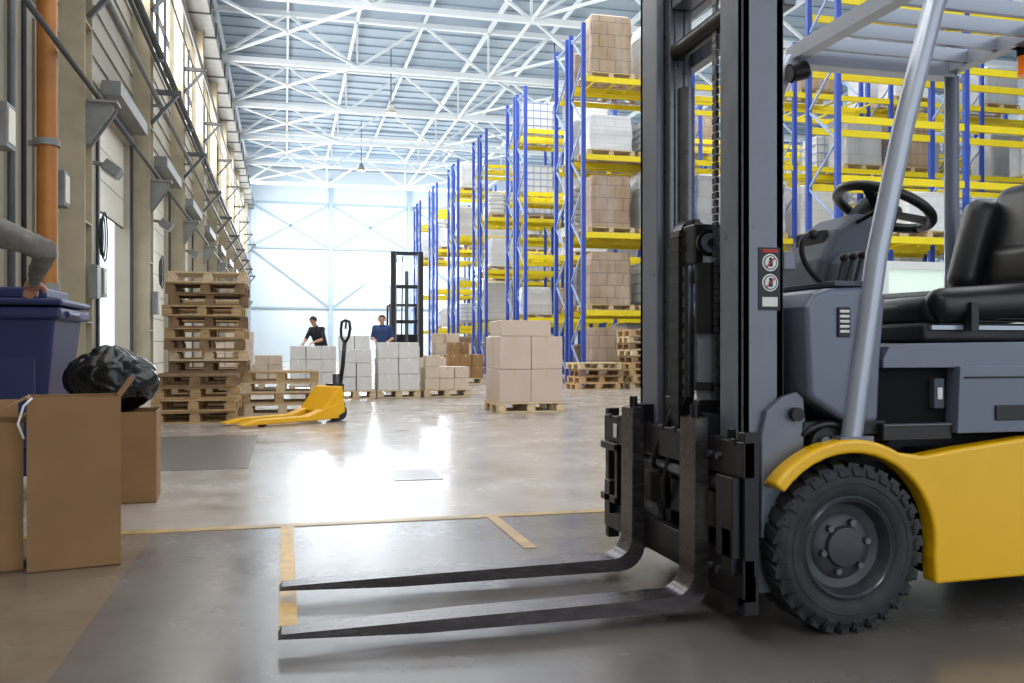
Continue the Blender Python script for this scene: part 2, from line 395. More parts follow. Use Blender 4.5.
for i in range(len(ty)-1):
    y0,y1=ty[i],ty[i+1]; x=XW+.3; s_=0
    while x<XR-4:
        t.beam((x,y0,12.6),(x,y1,12.6),.1,.18,M_truss)
        t.beam((x+2.4,y0,12.7),(x+2.4,y1,12.7),.08,.14,M_truss)
        if s_%2==0:
            t.beam((x,y0,10.9),(x,y1,10.9),.08,.08,M_truss)
            t.beam((x,y0,10.95),(x+4.8,y1,10.95),.08,.08,M_truss); t.beam((x+4.8,y0,10.95),(x,y1,10.95),.08,.08,M_truss)
        x+=4.8; s_+=1
t.done()
for (x,y) in ((4.1,36),(3.9,48),(10,33),(3.3,21),(14,21)):
    t=MB('high_bay_lamp'); t.cyl((x,y,12.85),(x,y,10.6),.02,M_dark,seg=8); t.lathe([(.04,.40),(.1,.36),(.12,.25),(.24,0),(.23,0)],(x,y,10.25),M_colg,24,'Z'); t.cyl((x,y,10.27),(x,y,10.25),.21,M_lampglow)
    t.done()

# ---------------------------------------------------------------- racks
def pallet(mb,M,wd=None,w=1.2,d=.8):
    m1=wd or M_wood; old=mb.M; mb.M=M
    for i in range(5):
        y=-d/2+.05+i*(d-.1)/4; mb.b(-w/2,w/2,y-.055,y+.055,.122,.144,m1)
    for x in (-w/2+.05,0,w/2-.05): mb.b(x-.05,x+.05,-d/2,d/2,.1,.122,m1)
    for x in (-w/2+.06,0,w/2-.06):
        for y in (-d/2+.05,0,d/2-.05): mb.b(x-.06,x+.06,y-.05,y+.05,.022,.1,m1)
    for y in (-d/2+.05,0,d/2-.05): mb.b(-w/2,w/2,y-.05,y+.05,0,.022,m1)
    mb.M=old
def rrect(cx,cy,a,b_,r,jit=0):
    P=[(-a+r,-b_),(a-r,-b_),(a-.3*r,-b_+.3*r),(a,-b_+r),(a,b_-r),(a-.3*r,b_-.3*r),(a-r,b_),(-a+r,b_),(-a+.3*r,b_-.3*r),(-a,b_-r),(-a,-b_+r),(-a+.3*r,-b_+.3*r)]
    return [(cx+x+random.uniform(-jit,jit),cy+y+random.uniform(-jit,jit)) for x,y in P]
def load(L,cx,cy,z,h,kind):
    if kind=='drum':
        for i in (-.28,.28):
            for j in (-.2,.2):
                hh=min(h,.88); r=.19
                L.lathe([(.001,0),(r,0),(r*1.04,.03),(r,.06),(r,hh*.33),(r*1.03,hh*.35),(r,hh*.37),(r,hh*.66),(r*1.03,hh*.68),(r,hh*.7),(r,hh-.04),(r*1.04,hh-.02),(r*.95,hh),(.001,hh)],(cx+i*1.0,cy+j,z),M_drum,16,'Z')
    elif kind=='ibc':
        hh=min(h,1.05)
        L.loft([(rrect(cx,cy,.50,.38,.06),z+.03),(rrect(cx,cy,.54,.4,.08),z+.1),(rrect(cx,cy,.54,.4,.08),z+hh-.08),(rrect(cx,cy,.46,.33,.08),z+hh-.01)],M_sack)
        L.cyl((cx,cy,z+hh-.02),(cx,cy,z+hh+.04),.1,M_dark,seg=14)
        for k in range(5):
            zz=z+.06+k*(hh-.12)/4
            for yy in (-.41,.41): L.b(cx-.56,cx+.56,cy+yy-.01,cy+yy+.01,zz,zz+.02,M_brace)
            for xx in (-.56,.56): L.b(cx+xx-.01,cx+xx+.01,cy-.41,cy+.41,zz,zz+.02,M_brace)
        for k in range(6):
            xx=cx-.56+k*.224
            for yy in (-.41,.41): L.b(xx-.01,xx+.01,cy+yy-.01,cy+yy+.01,z,z+hh,M_brace)
    elif kind=='sack':
        n=int(h/.15)
        for k in range(n):
            for sx in (-1,1):
                a=.29; ox=cx+sx*.285+random.uniform(-.02,.02); zz=z+k*.15
                L.loft([(rrect(ox,cy,a*.9,.38,.08,.01),zz),(rrect(ox,cy,a,.41,.1,.01),zz+.05),(rrect(ox,cy,a,.41,.1,.01),zz+.10),(rrect(ox,cy,a*.88,.37,.08,.01),zz+.15)],M_sack)
    else:
        m={'b':M_loadB,'g':M_loadG,'w':M_loadW}[kind]; a=random.uniform(.50,.57); n=5
        secs=[]
        for k in range(n+1):
            sc=1+random.uniform(-.025,.025)- (.03 if k==n else 0)
            secs.append((rrect(cx,cy,a*sc,.41*sc,.07,.01),z+h*k/n))
        secs.append((rrect(cx,cy,a*.9,.34,.05,.02),z+h+.05))
        L.loft(secs,m)
def rack(x0,y0,nb,bay=2.8,dep=1.05,H=8.6,fill=.72,double=True,lv=(1.8,3.65,5.5,7.35),first=None):
    t=MB('pallet_rack'); L=MB('wrapped_pallet_loads')
    deps=[y0]+([y0+dep+.2] if double else [])
    for dy in deps:
        for i in range(nb+1):
            x=x0+i*bay
            for yy in (dy+.05,dy+dep-.05):
                t.b(x-.05,x+.05,yy-.04,yy+.04,0,H,M_blue); t.b(x-.09,x+.09,yy-.07,yy+.07,0,.02,M_blue)
            z=.25;s_=0
            while z+.75<H:
                a,bb=(dy+.05,dy+dep-.05) if s_%2==0 else (dy+dep-.05,dy+.05)
                t.beam((x,a,z),(x,bb,z+.75),.035,.035,M_brace); z+=.75;s_+=1
            for z in (.2,H-.2): t.beam((x,dy+.05,z),(x,dy+dep-.05,z),.035,.035,M_brace)
        for i in range(nb):
            xa,xb=x0+i*bay+.05,x0+(i+1)*bay-.05
            for z in lv:
                for yy in (dy+.05,dy+dep-.05):
                    t.b(xa,xb,yy-.025,yy+.025,z-.13,z,M_ryel)
                if random.random()<.35:
                    for q in range(5):
                        xx=xa+.3+q*.52; t.b(xx-.02,xx+.02,dy+.05,dy+dep-.05,z-.08,z-.04,M_ryel)
            ff=fill if not(first and i==0) else first
            gap=(lv[1]-lv[0])
            for z in [0]+list(lv):
                for p in range(2):
                    if random.random()>ff: continue
                    cx=x0+i*bay+.73+p*1.33; cy=dy+dep/2
                    h=min(random.choice([.8,.95,1.2,1.35]),gap-.4)
                    pallet(L,Matrix.Translation((cx,cy,z)),M_wood2)
                    k=random.choice(['b','g','w','g','sack','w','ibc','drum','w','b'])
                    load(L,cx,cy,z+.145,h,k)
    t.done(); L.done()
rack(6.85,20.2,7,fill=.42,first=.92)
rack(6.85,25.5,7,fill=.3,first=.55)
for k in range(2,6): rack(6.85,20.2+5.3*k,3,fill=.2,first=.4)
rack(9.9,14.6,6,bay=2.8,double=False,fill=.26,lv=[1.9,3.0,4.1,5.2,6.3,7.4,8.3])

s=MB('office_cabin')
M_cab=mat('cabin_wall_white',(214,220,218),.5,0,.03,2); M_cg=mat('cabin_glass_lit',(216,232,222),.1,0,.04,1.5,emit=.35)
s.b(8.9,16,12.0,14.0,0,1.2,M_cab); s.b(8.9,16,12.0,14.0,2.12,2.24,M_cab); s.b(8.9,16,13.9,14.0,1.2,2.12,M_cab)
for x in (8.9,10.65,12.4,14.15,15.9): s.b(x,x+.1,12.0,12.1,1.2,2.12,M_cab)
s.b(8.9,9.0,12.0,14.0,1.2,1.3,M_cab); s.b(8.95,15.95,12.04,12.06,1.2,2.12,M_cg); s.b(8.92,8.94,12.1,13.9,1.3,2.12,M_cg)
s.done()

# ---------------------------------------------------------------- pallets & cartons
def pallet_stack(name,cx,cy,nn,rot=0,jit=.04,w=1.0):
    s=MB(name)
    for i in range(nn):
        M=Matrix.Translation((cx+random.uniform(-jit,jit),cy+random.uniform(-jit,jit),i*.146))@Matrix.Rotation(R(rot+random.uniform(-4,4)),4,'Z')
        pallet(s,M,random.choice([M_wood,M_wood,M_wood2,M_wood3]),w=w)
    return s.done()
pallet_stack('pallet_stack',-1.0,12.75,13,w=.98)
pallet_stack('pallet_stack',-1.03,11.7,4,w=.95)
pallet_stack('pallet_stack',-.06,12.95,4,jit=.03)
pallet_stack('pallet_stack',-1.1,14.4,11)
pallet_stack('pallet_stack',7.9,18.9,9,jit=.05,w=1.1)
pallet_stack('pallet_stack',6.6,18.8,4)

def cartons(name,cx,cy,w,d,h,nx,ny,nz,m,skip=0.0,rot=0,top=None,jit=.008):
    s=MB(name); B=Matrix.Translation((cx,cy,0))@Matrix.Rotation(R(rot),4,'Z')
    pallet(s,B,M_wood2,w=max(w+.04,.7),d=max(d+.04,.6)); s.M=B
    bw,bd,bh=w/nx,d/ny,h/nz
    for k in range(nz):
        for i in range(nx):
            for j in range(ny):
                if k==nz-1 and random.random()<skip: continue
                g=.004; jx=random.uniform(-jit,jit); jy=random.uniform(-jit,jit)
                x0=-w/2+i*bw+jx; y0=-d/2+j*bd+jy; z0=.146+k*bh
                s.b(x0+g,x0+bw-g,y0+g,y0+bd-g,z0,z0+bh-.004,m)
                s.b(x0+bw*.44,x0+bw*.56,y0+g-.001,y0+bd-g+.001,z0+bh*.75,z0+bh-.003,M_tape if m is not M_cardw else M_white)
    if top: s.b(top[0],top[1],-d/2+.06,d/2-.1,.146+h,.146+h+top[2],m)
    return s.done(bevel=.006,seg=1)
M_wrap=mat('shrink_wrapped_carton',(196,174,158),0.36,0,0.08,3,coat=0.3,bump=.08)
cartons('carton_pallet',3.32,12.5,.92,.85,.92,2,2,2,M_wrap,jit=.003,top=(-.42,.3,.22))
cartons('carton_pallet',1.22,16.4,.55,.6,.98,2,2,4,M_cardw,.3)
cartons('carton_pallet',1.98,16.5,.74,.7,.86,2,2,3,M_cardw,.4)
cartons('carton_pallet',2.88,16.6,.82,.7,.62,3,2,3,M_cardp,.5)
cartons('carton_pallet',.55,18.6,.9,.7,.8,3,2,3,M_cardw,.3)
cartons('carton_pallet',-.5,20.6,.9,.7,.6,3,2,3,M_cardp,.5)
cartons('carton_pallet',3.1,20.5,.9,.7,.8,3,2,3,M_cardp,.4)
cartons('carton_pallet',4.4,22.5,.9,.7,.9,3,2,3,M_card,.4)
cartons('carton_pallet',4.9,27,1.1,.8,1.2,3,2,4,M_cardp,.4)
cartons('carton_pallet',-1.4,26,1.1,.8,1.2,3,2,4,M_cardp,.4)
cartons('carton_pallet',6.0,33,1.1,.8,1.2,3,2,4,M_cardw,.4)

def openbox(name,cx,cy,w,d,h,rot,flaps=(70,60,40,80),z0=0,fl=.13,strap=False):
    s=MB(name); s.M=Matrix.Translation((cx,cy,z0))@Matrix.Rotation(R(rot),4,'Z'); t=.006
    s.b(-w/2,w/2,-d/2,-d/2+t,0,h,M_card); s.b(-w/2,w/2,d/2-t,d/2,0,h,M_card)
    s.b(-w/2,-w/2+t,-d/2+t,d/2-t,0,h,M_card); s.b(w/2-t,w/2,-d/2+t,d/2-t,0,h,M_card); s.b(-w/2,w/2,-d/2,d/2,0,t,M_card2)
    base=s.M
    for i,(ang,c,ln) in enumerate(zip(flaps,((0,-d/2,h),(0,d/2,h),(-w/2,0,h),(w/2,0,h)),(w,w,d,d))):
        if ang is None: continue
        rz={0:0,1:180,2:-90,3:90}[i]
        s.M=base@Matrix.Translation(c)@Matrix.Rotation(R(rz),4,'Z')@Matrix.Rotation(R(ang),4,'X')
        s.b(-ln/2+.01,ln/2-.01,-.003,.003,0,fl,M_card)
    s.M=base
    if strap:
        s.tube([(-w/2+.02,-d/2,h),(-w/2-.01,-d/2-.012,h-.03),(-w/2-.03,-d/2-.02,h-.10),(-w/2-.01,-d/2-.015,h-.16)],.005,M_white,6)
    return s.done()
openbox('cardboard_box',-.86,4.13,.345,.3,.70,12,flaps=(None,None,120,35),fl=.09,strap=True)
openbox('cardboard_box',-1.275,4.12,.42,.34,.60,16,flaps=(None,20,30,50),fl=.08)
openbox('cardboard_box',-.97,5.78,.46,.42,.53,4,flaps=(None,None,None,None))
# trash bag : rounded, soft folds gathered towards a tied neck
bm=bmesh.new(); bmesh.ops.create_icosphere(bm,subdivisions=6,radius=1)
for v in bm.verts:
    p=v.co.copy(); a=math.atan2(p.y,p.x)
    up=max(0,p.z)
    g=.05*(1-abs(math.sin(a*5+1.8*noise.noise(p*1.5))))**2*up
    cr=1-min(1,abs(noise.noise(p*1.9+Vector((5,1,2))))*5)
    rr=1.0+.13*noise.noise(p*1.5+Vector((3,1,2)))-.05*cr-g+.012*noise.noise(p*7)
    v.co=Vector((p.x*.25*rr,p.y*.215*rr,p.z*.20*rr))
    if p.z>.85: v.co.z+=(p.z-.85)*.25
for fc in bm.faces: fc.smooth=True
me=bpy.data.meshes.new('trash_bag'); bm.to_mesh(me); bm.free(); me.materials.append(M_bag)
bag=bpy.data.objects.new('trash_bag',me); bag.location=(-1.0,5.78,.70); scene.collection.objects.link(bag)

s=MB('blue_dumpster')
bx0,bx1,by0,by1=-2.22,-1.31,5.78,6.5
v=[(bx0+.08,by0+.08,.14),(bx1-.1,by0+.08,.14),(bx1-.1,by1-.08,.14),(bx0+.08,by1-.08,.14),(bx0,by0,1.08),(bx1,by0,1.08),(bx1,by1,1.08),(bx0,by1,1.08)]
s._add(v,[(0,3,2,1),(4,5,6,7),(0,1,5,4),(1,2,6,5),(2,3,7,6),(3,0,4,7)],M_bin)
s.b(bx0-.04,bx1+.04,by0-.04,by1+.04,1.07,1.14,M_bin)
s.b(bx0-.03,bx1+.05,by0-.05,by1+.03,1.15,1.19,M_bin); s.b(bx0+.08,bx1-.06,by0+.06,by1-.08,1.19,1.26,M_bin)
s.b(bx0+.1,bx1-.1,by0+.02,by0+.09,.3,1.0,M_bin)
s.cyl((bx1+.04,by0+.1,1.1),(bx1+.04,by0+.4,1.1),.02,M_bin)
for x in (bx0+.15,bx1-.15):
    for yb in (by0+.15,by1-.15): s.cyl((x-.02,yb,.07),(x+.02,yb,.07),.07,M_rub); s.b(x-.03,x+.03,yb-.03,yb+.03,.08,.15,M_inner)
s.done(bevel=.018,seg=3)

# ---------------------------------------------------------------- pallet jack
ang=math.atan2(-.82,-1.35)
jx,jy=.50,11.35
J=empty('pallet_jack',(jx,jy,0))
JM=Matrix.Translation((jx,jy,0))@Matrix.Rotation(ang,4,'Z')
s=MB('forks'); s.M=JM
for yy in (-.19,.19):
    s.prism([(0,.05),(.0,.24),(.14,.19),(.42,.095),(1.05,.085),(1.28,.04),(1.28,.025),(1.0,.03),(.2,.04)],yy-.08,yy+.08,M_jack)
    s.cyl((1.0,yy-.05,.04),(1.0,yy+.05,.04),.04,M_rub)
s.done(J,bevel=.01)
s=MB('body'); s.M=JM
s.prism([(-.10,.12),(.02,.06),(.24,.14),(.0,.42),(-.06,.44)],-.26,.26,M_jack)
s.b(-.20,-.04,-.09,.09,.12,.46,M_black); s.cyl((-.14,0,.2),(-.14,0,.58),.045,M_inner)
s.cyl((-.14,-.09,.1),(-.14,-.03,.1),.1,M_rub); s.cyl((-.14,.03,.1),(-.14,.09,.1),.1,M_rub); s.b(-.2,-.08,-.12,.12,.18,.22,M_black)
s.done(J,bevel=.015)
s=MB('handle'); s.M=JM
s.tube([(-.18,0,.3),(-.24,0,.7),(-.27,0,1.0)],.026,M_black)
s.tube([(-.27,0,.96),(-.27,-.08,1.04),(-.28,-.10,1.14),(-.28,-.08,1.23),(-.28,0,1.25),(-.28,.08,1.23),(-.28,.10,1.14),(-.27,.08,1.04),(-.27,0,.96)],.018,M_black)
s.tube([(-.28,0,1.14),(-.29,0,1.24)],.014,M_inner)
s.done(J)

# ---------------------------------------------------------------- reach truck in the background
Q=empty('reach_truck',(3.4,26.2,0))
s=MB('mast')
for x in (2.98,3.78):
    s.b(x-.06,x+.06,25.6,25.8,.1,3.65,M_black); s.b(x-.02+(.08 if x<3.4 else -.08),x+.02+(.08 if x<3.4 else -.08),25.62,25.78,.1,3.6,M_inner)
for z in (.5,1.6,2.6,3.55): s.b(2.98,3.78,25.66,25.74,z,z+.1,M_black)
s.cyl((3.38,25.75,.3),(3.38,25.75,3.1),.05,M_inner); s.tube([(3.2,25.6,.5),(3.22,25.55,2.0),(3.25,25.6,3.5)],.02,M_black,6)
s.done(Q)
s=MB('body'); s.b(2.9,3.86,25.85,26.9,.12,1.0,M_plast); s.b(2.95,3.8,26.3,26.9,1.0,1.3,M_plast)
s.b(2.9,3.3,25.5,25.6,.1,.4,M_black); s.b(3.0,3.1,24.5,25.6,.05,.1,M_black); s.b(3.65,3.75,24.5,25.6,.05,.1,M_black)
for x in (2.95,3.8): s.beam((x,26.0,1.0),(x,26.1,2.15),.06,.06,M_black); s.beam((x,26.85,1.2),(x,26.8,2.15),.06,.06,M_black)
s.b(2.92,3.84,26.05,26.85,2.12,2.18,M_black)
for x in (2.95,3.8):
    s.cyl((x-.06,26.1,.15),(x+.06,26.1,.15),.15,M_rub); s.cyl((x-.06,26.7,.15),(x+.06,26.7,.15),.15,M_rub)
s.done(Q,bevel=.02)

# ---------------------------------------------------------------- FORKLIFT
F=empty('forklift',(2.3,3.0,0))
def arc(cx,cz,r,a0,a1,n): return [(cx+r*math.cos(R(a0+(a1-a0)*i/n)),cz+r*math.sin(R(a0+(a1-a0)*i/n))) for i in range(n+1)]
for y in (2.78,3.33):
    s=MB('fork')
    pr=[(-.02,.04),(-.01,.055),(.5,.072)]+arc(1.225,.165,.08,-90,0,6)+[(1.308,.665),(1.352,.672)]+[(1.358,.16)]+arc(1.258,.137,.10,-5,-90,6)+[(.4,.032)]
    vs=s.prism(pr,y-.06,y+.06,M_fork)
    for v in vs:
        if v.co.x<.0: v.co.y=y+(v.co.y-y)*.7
    s.b(1.35,1.40,y-.05,y+.05,.56,.68,M_black); s.b(1.35,1.40,y-.05,y+.05,.12,.2,M_black)
    s.cyl((1.335,y,.66),(1.335,y,.71),.016,M_black,seg=12)
    s.done(F,sharp=32)
s=MB('carriage')
for z0,z1 in ((.13,.25),(.50,.61)):
    s.b(1.355,1.395,2.49,3.72,z0,z1,M_black)
for i in range(11): s.b(1.352,1.365,2.54+i*.11,2.57+i*.11,.595,.617,M_black)
for y in (2.49,3.68): s.b(1.36,1.41,y,y+.04,.08,.64,M_black)
for y in (2.62,3.40): s.b(1.39,1.44,y,y+.04,.1,.64,M_black)
for y in (2.86,3.10): s.b(1.39,1.48,y,y+.05,.12,.72,M_black)
s.b(1.39,1.42,2.62,3.42,.3,.42,M_black)
s.cyl((1.39,2.6,.46),(1.39,3.1,.46),.028,M_inner); s.cyl((1.39,3.1,.46),(1.39,3.45,.46),.016,M_silver)
for y in (2.55,3.62): s.b(1.33,1.36,y-.03,y+.03,.2,.34,M_black)
for y in (2.64,2.70,3.40,3.46):
    for z in (.19,.555): s.cyl((1.36,y,z),(1.342,y,z),.012,M_inner,seg=6)
s.b(1.33,1.356,2.51,2.62,.25,.50,M_black)
s.b(1.33,1.356,3.50,3.53,.25,.50,M_black); s.b(1.33,1.356,3.50,3.70,.47,.50,M_black); s.b(1.33,1.356,3.50,3.70,.25,.28,M_black)
s.b(1.35,1.354,3.56,3.60,.52,.58,M_white)
s.prism([(2.49,.12),(2.58,.06),(2.62,.06),(2.62,.14),(2.49,.2)],1.36,1.40,M_black,'X')
for y in (2.75,3.25):
    for z in (.2,.55): s.cyl((1.47,y-.03,z),(1.47,y+.03,z),.045,M_inner)
s.done(F,bevel=.004,seg=1)
s=MB('hoses')
def bez(p0,p1,p2,p3,n=14):
    P=[Vector(p) for p in (p0,p1,p2,p3)]
    return [ (1-t)**3*P[0]+3*(1-t)**2*t*P[1]+3*(1-t)*t*t*P[2]+t**3*P[3] for t in [i/n for i in range(n+1)]]
s.tube(bez((1.42,3.04,.72),(1.36,3.06,.5),(1.34,3.1,.36),(1.40,3.14,.3)),.011,M_vinyl,8)
s.tube(bez((1.42,3.08,.72),(1.34,3.12,.55),(1.33,3.2,.4),(1.40,3.22,.46)),.011,M_vinyl,8)
s.tube(bez((1.42,2.96,.7),(1.37,2.9,.5),(1.36,2.92,.3),(1.42,2.98,.22)),.010,M_vinyl,8)
s.tube(bez((1.58,2.6,.45),(1.60,2.56,.6),(1.64,2.6,.72),(1.68,2.7,.74)),.012,M_vinyl,8)
s.done(F)
s=MB('mast')
HM=2.32; A0,A1=1.40,1.548
for y0,y1,ysg in ((2.58,2.73,1),(3.25,3.42,-1)):
    yo=y0 if ysg==1 else y1-.03
    s.b(A0,A1,yo,yo+.03,.12,HM,M_greyd)
    s.b(A0,A0+.03,y0,y1,.12,HM,M_greyd); s.b(A1-.03,A1,y0,y1,.12,HM,M_greyd)
    yi0,yi1=(y1-.05,y1+.045) if ysg==1 else (y0-.045,y0+.05)
    s.b(A0+.032,A0+.055,yi0,yi1,.16,HM-.03,M_inner); s.b(A1-.055,A1-.032,yi0,yi1,.16,HM-.03,M_inner)
    yw=yi1-.02 if ysg==1 else yi0
    s.b(A0+.055,A1-.055,yw,yw+.02,.16,HM-.03,M_inner)
for z,h in ((2.0,.07),(2.22,.08),(1.15,.06)): s.b(A1,A1+.045,2.58,3.42,z,z+h,M_greyd)
s.b(A1,A1+.055,2.58,3.42,.22,.42,M_black)
s.cyl((1.47,2.75,2.04),(1.47,3.25,2.04),.035,M_black)
s.b(1.44,1.52,2.8,3.2,2.2,2.26,M_greyd)
s.done(F,bevel=.005,seg=2)
s=MB('mast_mount')
mp=[(1.455,.30),(1.455,.62),(1.475,.70),(1.53,.745),(1.58,.76),(1.605,.74),(1.61,.66),(1.60,.52),(1.56,.42),(1.55,.30)]
s.prism(mp,2.555,2.58,M_greyd); s.prism(mp,3.42,3.445,M_greyd)
for y in (2.55,3.45): s.cyl((1.57,y-.02,.69),(1.57,y+.02,.69),.022,M_black)
s.cyl((1.66,2.62,.62),(2.0,2.70,.60),.035,M_black); s.cyl((1.66,2.53,.60),(1.66,2.62,.60),.042,M_black); s.cyl((1.66,2.515,.60),(1.66,2.53,.60),.02,M_inner,seg=8)
s.tube(bez((1.60,2.56,.62),(1.66,2.53,.68),(1.72,2.54,.66),(1.78,2.56,.62)),.012,M_vinyl,8)
s.done(F,bevel=.006)
s=MB('lift_cylinder')
s.cyl((1.46,2.93,.2),(1.46,2.93,1.16),.042,M_greyd); s.cyl((1.46,2.93,.95),(1.46,2.93,1.2),.05,M_black)
s.cyl((1.46,2.93,1.1),(1.46,2.93,1.28),.03,M_silver)
for z in (.55,.75,.97): s.cyl((1.46,2.93,z),(1.46,2.93,z+.03),.052,M_black)
s.b(1.40,1.52,2.92,3.02,1.20,1.34,M_black)
s.cyl((1.45,2.915,1.27),(1.45,2.90,1.27),.048,M_black,seg=28); s.cyl((1.45,2.90,1.27),(1.45,2.893,1.27),.034,M_greyd,seg=28); s.cyl((1.45,2.893,1.27),(1.45,2.885,1.27),.014,M_black,seg=12)
for y in (2.80,3.20): s.cyl((1.50,y,.2),(1.50,y,1.9),.03,M_inner)
s.done(F,bevel=.006)
s=MB('lift_chain')
path=[(1.45+.055*math.cos(a),1.29+.07*math.sin(a)) for a in [R(20+i*20) for i in range(9)]]
path+= [(1.395,1.29-.028*i) for i in range(1,28)]
for i,(x,z) in enumerate(path):
    if i<len(path)-1: nx_,nz_=path[i+1]
    a=math.atan2(nz_-z,nx_-x)
    s.M=Matrix.Translation((x,3.06,z))@Matrix.Rotation(-a,4,'Y')
    s.b(-.014,.014,-.035,.035,-.008,.008,M_black)
    if i%2: s.b(-.010,.010,-.04,.04,-.011,.011,M_vinyl)
s.M=Matrix.Identity(4)
for i in range(56): s.b(1.455,1.467,2.868-(.004 if i%2 else 0),2.892+(.004 if i%2 else 0),.72+i*.026,.742+i*.026,M_inner)
s.done(F)

def wheel(cx,cy,r,w,out,name='wheel'):
    s=MB(name); C=Vector((cx,cy,r)); h=w/2
    prof=[(r*.60,-h*.80),(r*.64,-h*.92),(r*.72,-h*1.0),(r*.84,-h*.98),(r*.92,-h*.90),(r*.955,-h*.78),(r*.965,0),(r*.955,h*.78),(r*.92,h*.90),(r*.84,h*.98),(r*.72,h),(r*.64,h*.92),(r*.60,h*.8)]
    s.lathe(prof,C,M_rub,72)
    s.lathe([(r*.76,out*h*1.0),(r*.77,out*h*1.02),(r*.78,out*h*1.0)],C,M_rub,72)
    n=30
    for k in range(n):
        for sd in (-1,1):
            a=2*math.pi*(k+(.5 if sd>0 else 0))/n
            M0=Matrix.Translation(C)@Matrix.Rotation(a,4,'Y')
            s.M=M0@Matrix.Translation((0,sd*h*.52,0))@Matrix.Rotation(R(18*sd),4,'X')
            s.b(r*.93,r*1.0,-h*.40,h*.40,-r*.062,r*.062,M_rub)
            s.M=M0@Matrix.Translation((r*.90,sd*h*.90,0))@Matrix.Rotation(R(-32*sd),4,'Z')
            s.b(-r*.06,r*.055,-h*.08,h*.10,-r*.06,r*.06,M_rub)
    s.M=Matrix.Identity(4)
    o=out
    rp=[(r*.62,o*h*.86),(r*.60,o*h*.90),(r*.56,o*h*.88),(r*.53,o*h*.70),(r*.50,o*h*.45),(r*.40,o*h*.38),(r*.36,o*h*.50),(r*.25,o*h*.55),(r*.23,o*h*.7),(r*.14,o*h*.74),(r*.001,o*h*.75)]
    s.lathe(rp,C,M_rim,56)
    s.lathe([(r*.62,-o*h*.86),(r*.5,-o*h*.3),(.001,-o*h*.3)],C,M_rim,40)
    s.lathe([(r*.57,o*h*.90),(r*.585,o*h*.96),(r*.60,o*h*.9)],C,M_inner,56)
    for k in range(6):
        a=2*math.pi*k/6+.2; p=C+Vector((r*.30*math.cos(a),o*h*.52,r*.30*math.sin(a)))
        s.cyl(p,p+Vector((0,o*.02,0)),.011,M_inner,seg=6)
    s.done(F,sharp=38)
cx,cz=1.725,.268
wheel(cx,2.575,.268,.19,-1); wheel(cx,3.425,.268,.19,1)
wheel(3.05,2.62,.205,.15,-1,'rear_wheel'); wheel(3.05,3.38,.205,.15,1,'rear_wheel')
s=MB('axle'); s.cyl((cx,2.6,cz),(cx,3.4,cz),.07,M_black); s.cyl((3.05,2.62,.205),(3.05,3.38,.205),.05,M_black); s.done(F)

outer=arc(cx,cz,.345,142,60,12)+[(1.98,.555),(2.12,.575),(2.4,.605),(2.8,.62),(3.3,.62),(3.42,.58),(3.45,.5),(3.45,.2),(3.40,.15)]
rear=[(3.30,.15)]+arc(3.05,.205,.245,-12,192,14)+[(2.80,.15)]
inner=[(2.03,.14)]+arc(cx,cz,.302,-8,142,18)
poly=outer+rear+inner
s=MB('side_panel'); s.prism(poly,2.47,2.54,M_yel); s.prism(poly,3.46,3.53,M_yel); s.done(F,bevel=.012,seg=3)
s=MB('fender_cover')
for a_y0,a_y1 in ((2.53,2.68),(3.32,3.47)):
    s.prism(arc(cx,cz,.335,142,58,14)+arc(cx,cz,.312,58,142,14),a_y0,a_y1,M_yel)
s.done(F)
s=MB('chassis')
s.b(1.64,3.40,2.68,3.32,.13,.60,M_plast); s.b(2.06,3.40,2.54,3.46,.15,.56,M_plast)
s.b(1.58,1.9,2.66,3.34,.40,.66,M_plast)
s.done(F,bevel=.01)
s=MB('cowl')
s.prism([(1.605,.74),(1.59,1.03),(1.62,1.075),(1.67,1.09),(1.86,1.10),(1.885,1.07),(1.865,.86),(1.855,.66),(1.75,.655)],2.52,3.48,M_grey)
s.done(F,bevel=.022,seg=4)
s=MB('cowl_trim')
s.b(1.70,1.83,2.53,3.47,1.098,1.115,M_dash); s.b(1.60,1.9,2.55,3.45,.62,.665,M_plast)
s.b(1.70,1.745,2.512,2.521,.935,1.03,M_plast)
for i in range(5): s.b(1.705,1.74,2.509,2.513,.948+i*.016,.957+i*.016,M_white)
s.done(F,bevel=.003,seg=1)
s=MB('hood')
s.prism([(1.87,.865),(1.895,.905),(2.0,.915),(3.2,.93),(3.3,.9),(3.3,.835),(1.87,.835)],2.52,3.48,M_grey)
s.prism([(2.135,.62),(2.145,.84),(3.3,.84),(3.4,.74),(3.43,.62)],2.50,3.50,M_grey)
s.b(2.28,2.75,2.492,2.502,.66,.71,M_plast)
s.b(2.16,3.2,2.494,2.503,.80,.806,M_plast)
s.done(F,bevel=.016,seg=3)
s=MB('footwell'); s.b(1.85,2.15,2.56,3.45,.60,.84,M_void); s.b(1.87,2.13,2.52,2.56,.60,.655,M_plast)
s.b(2.075,2.115,2.535,2.565,.70,.80,M_dash); s.b(2.085,2.105,2.53,2.536,.73,.77,M_white); s.b(1.87,2.13,2.515,2.525,.645,.655,M_inner); s.done(F,bevel=.004,seg=1)
s=MB('counterweight'); s.prism([(3.18,.3),(3.2,.9),(3.3,.98),(3.42,.95),(3.52,.8),(3.54,.4),(3.48,.25),(3.25,.25)],2.56,3.44,M_yel); s.done(F,bevel=.05,seg=4)
s=MB('steering_console')
s.prism([(1.82,1.06),(1.86,1.22),(1.93,1.33),(2.02,1.39),(2.12,1.38),(2.13,1.29),(2.10,1.06)],2.84,3.14,M_dash)
s.prism([(1.86,1.08),(1.89,1.22),(1.96,1.25),(2.02,1.08)],2.72,2.9,M_dash)
s.done(F,bevel=.035,seg=4)
s=MB('console_trim')
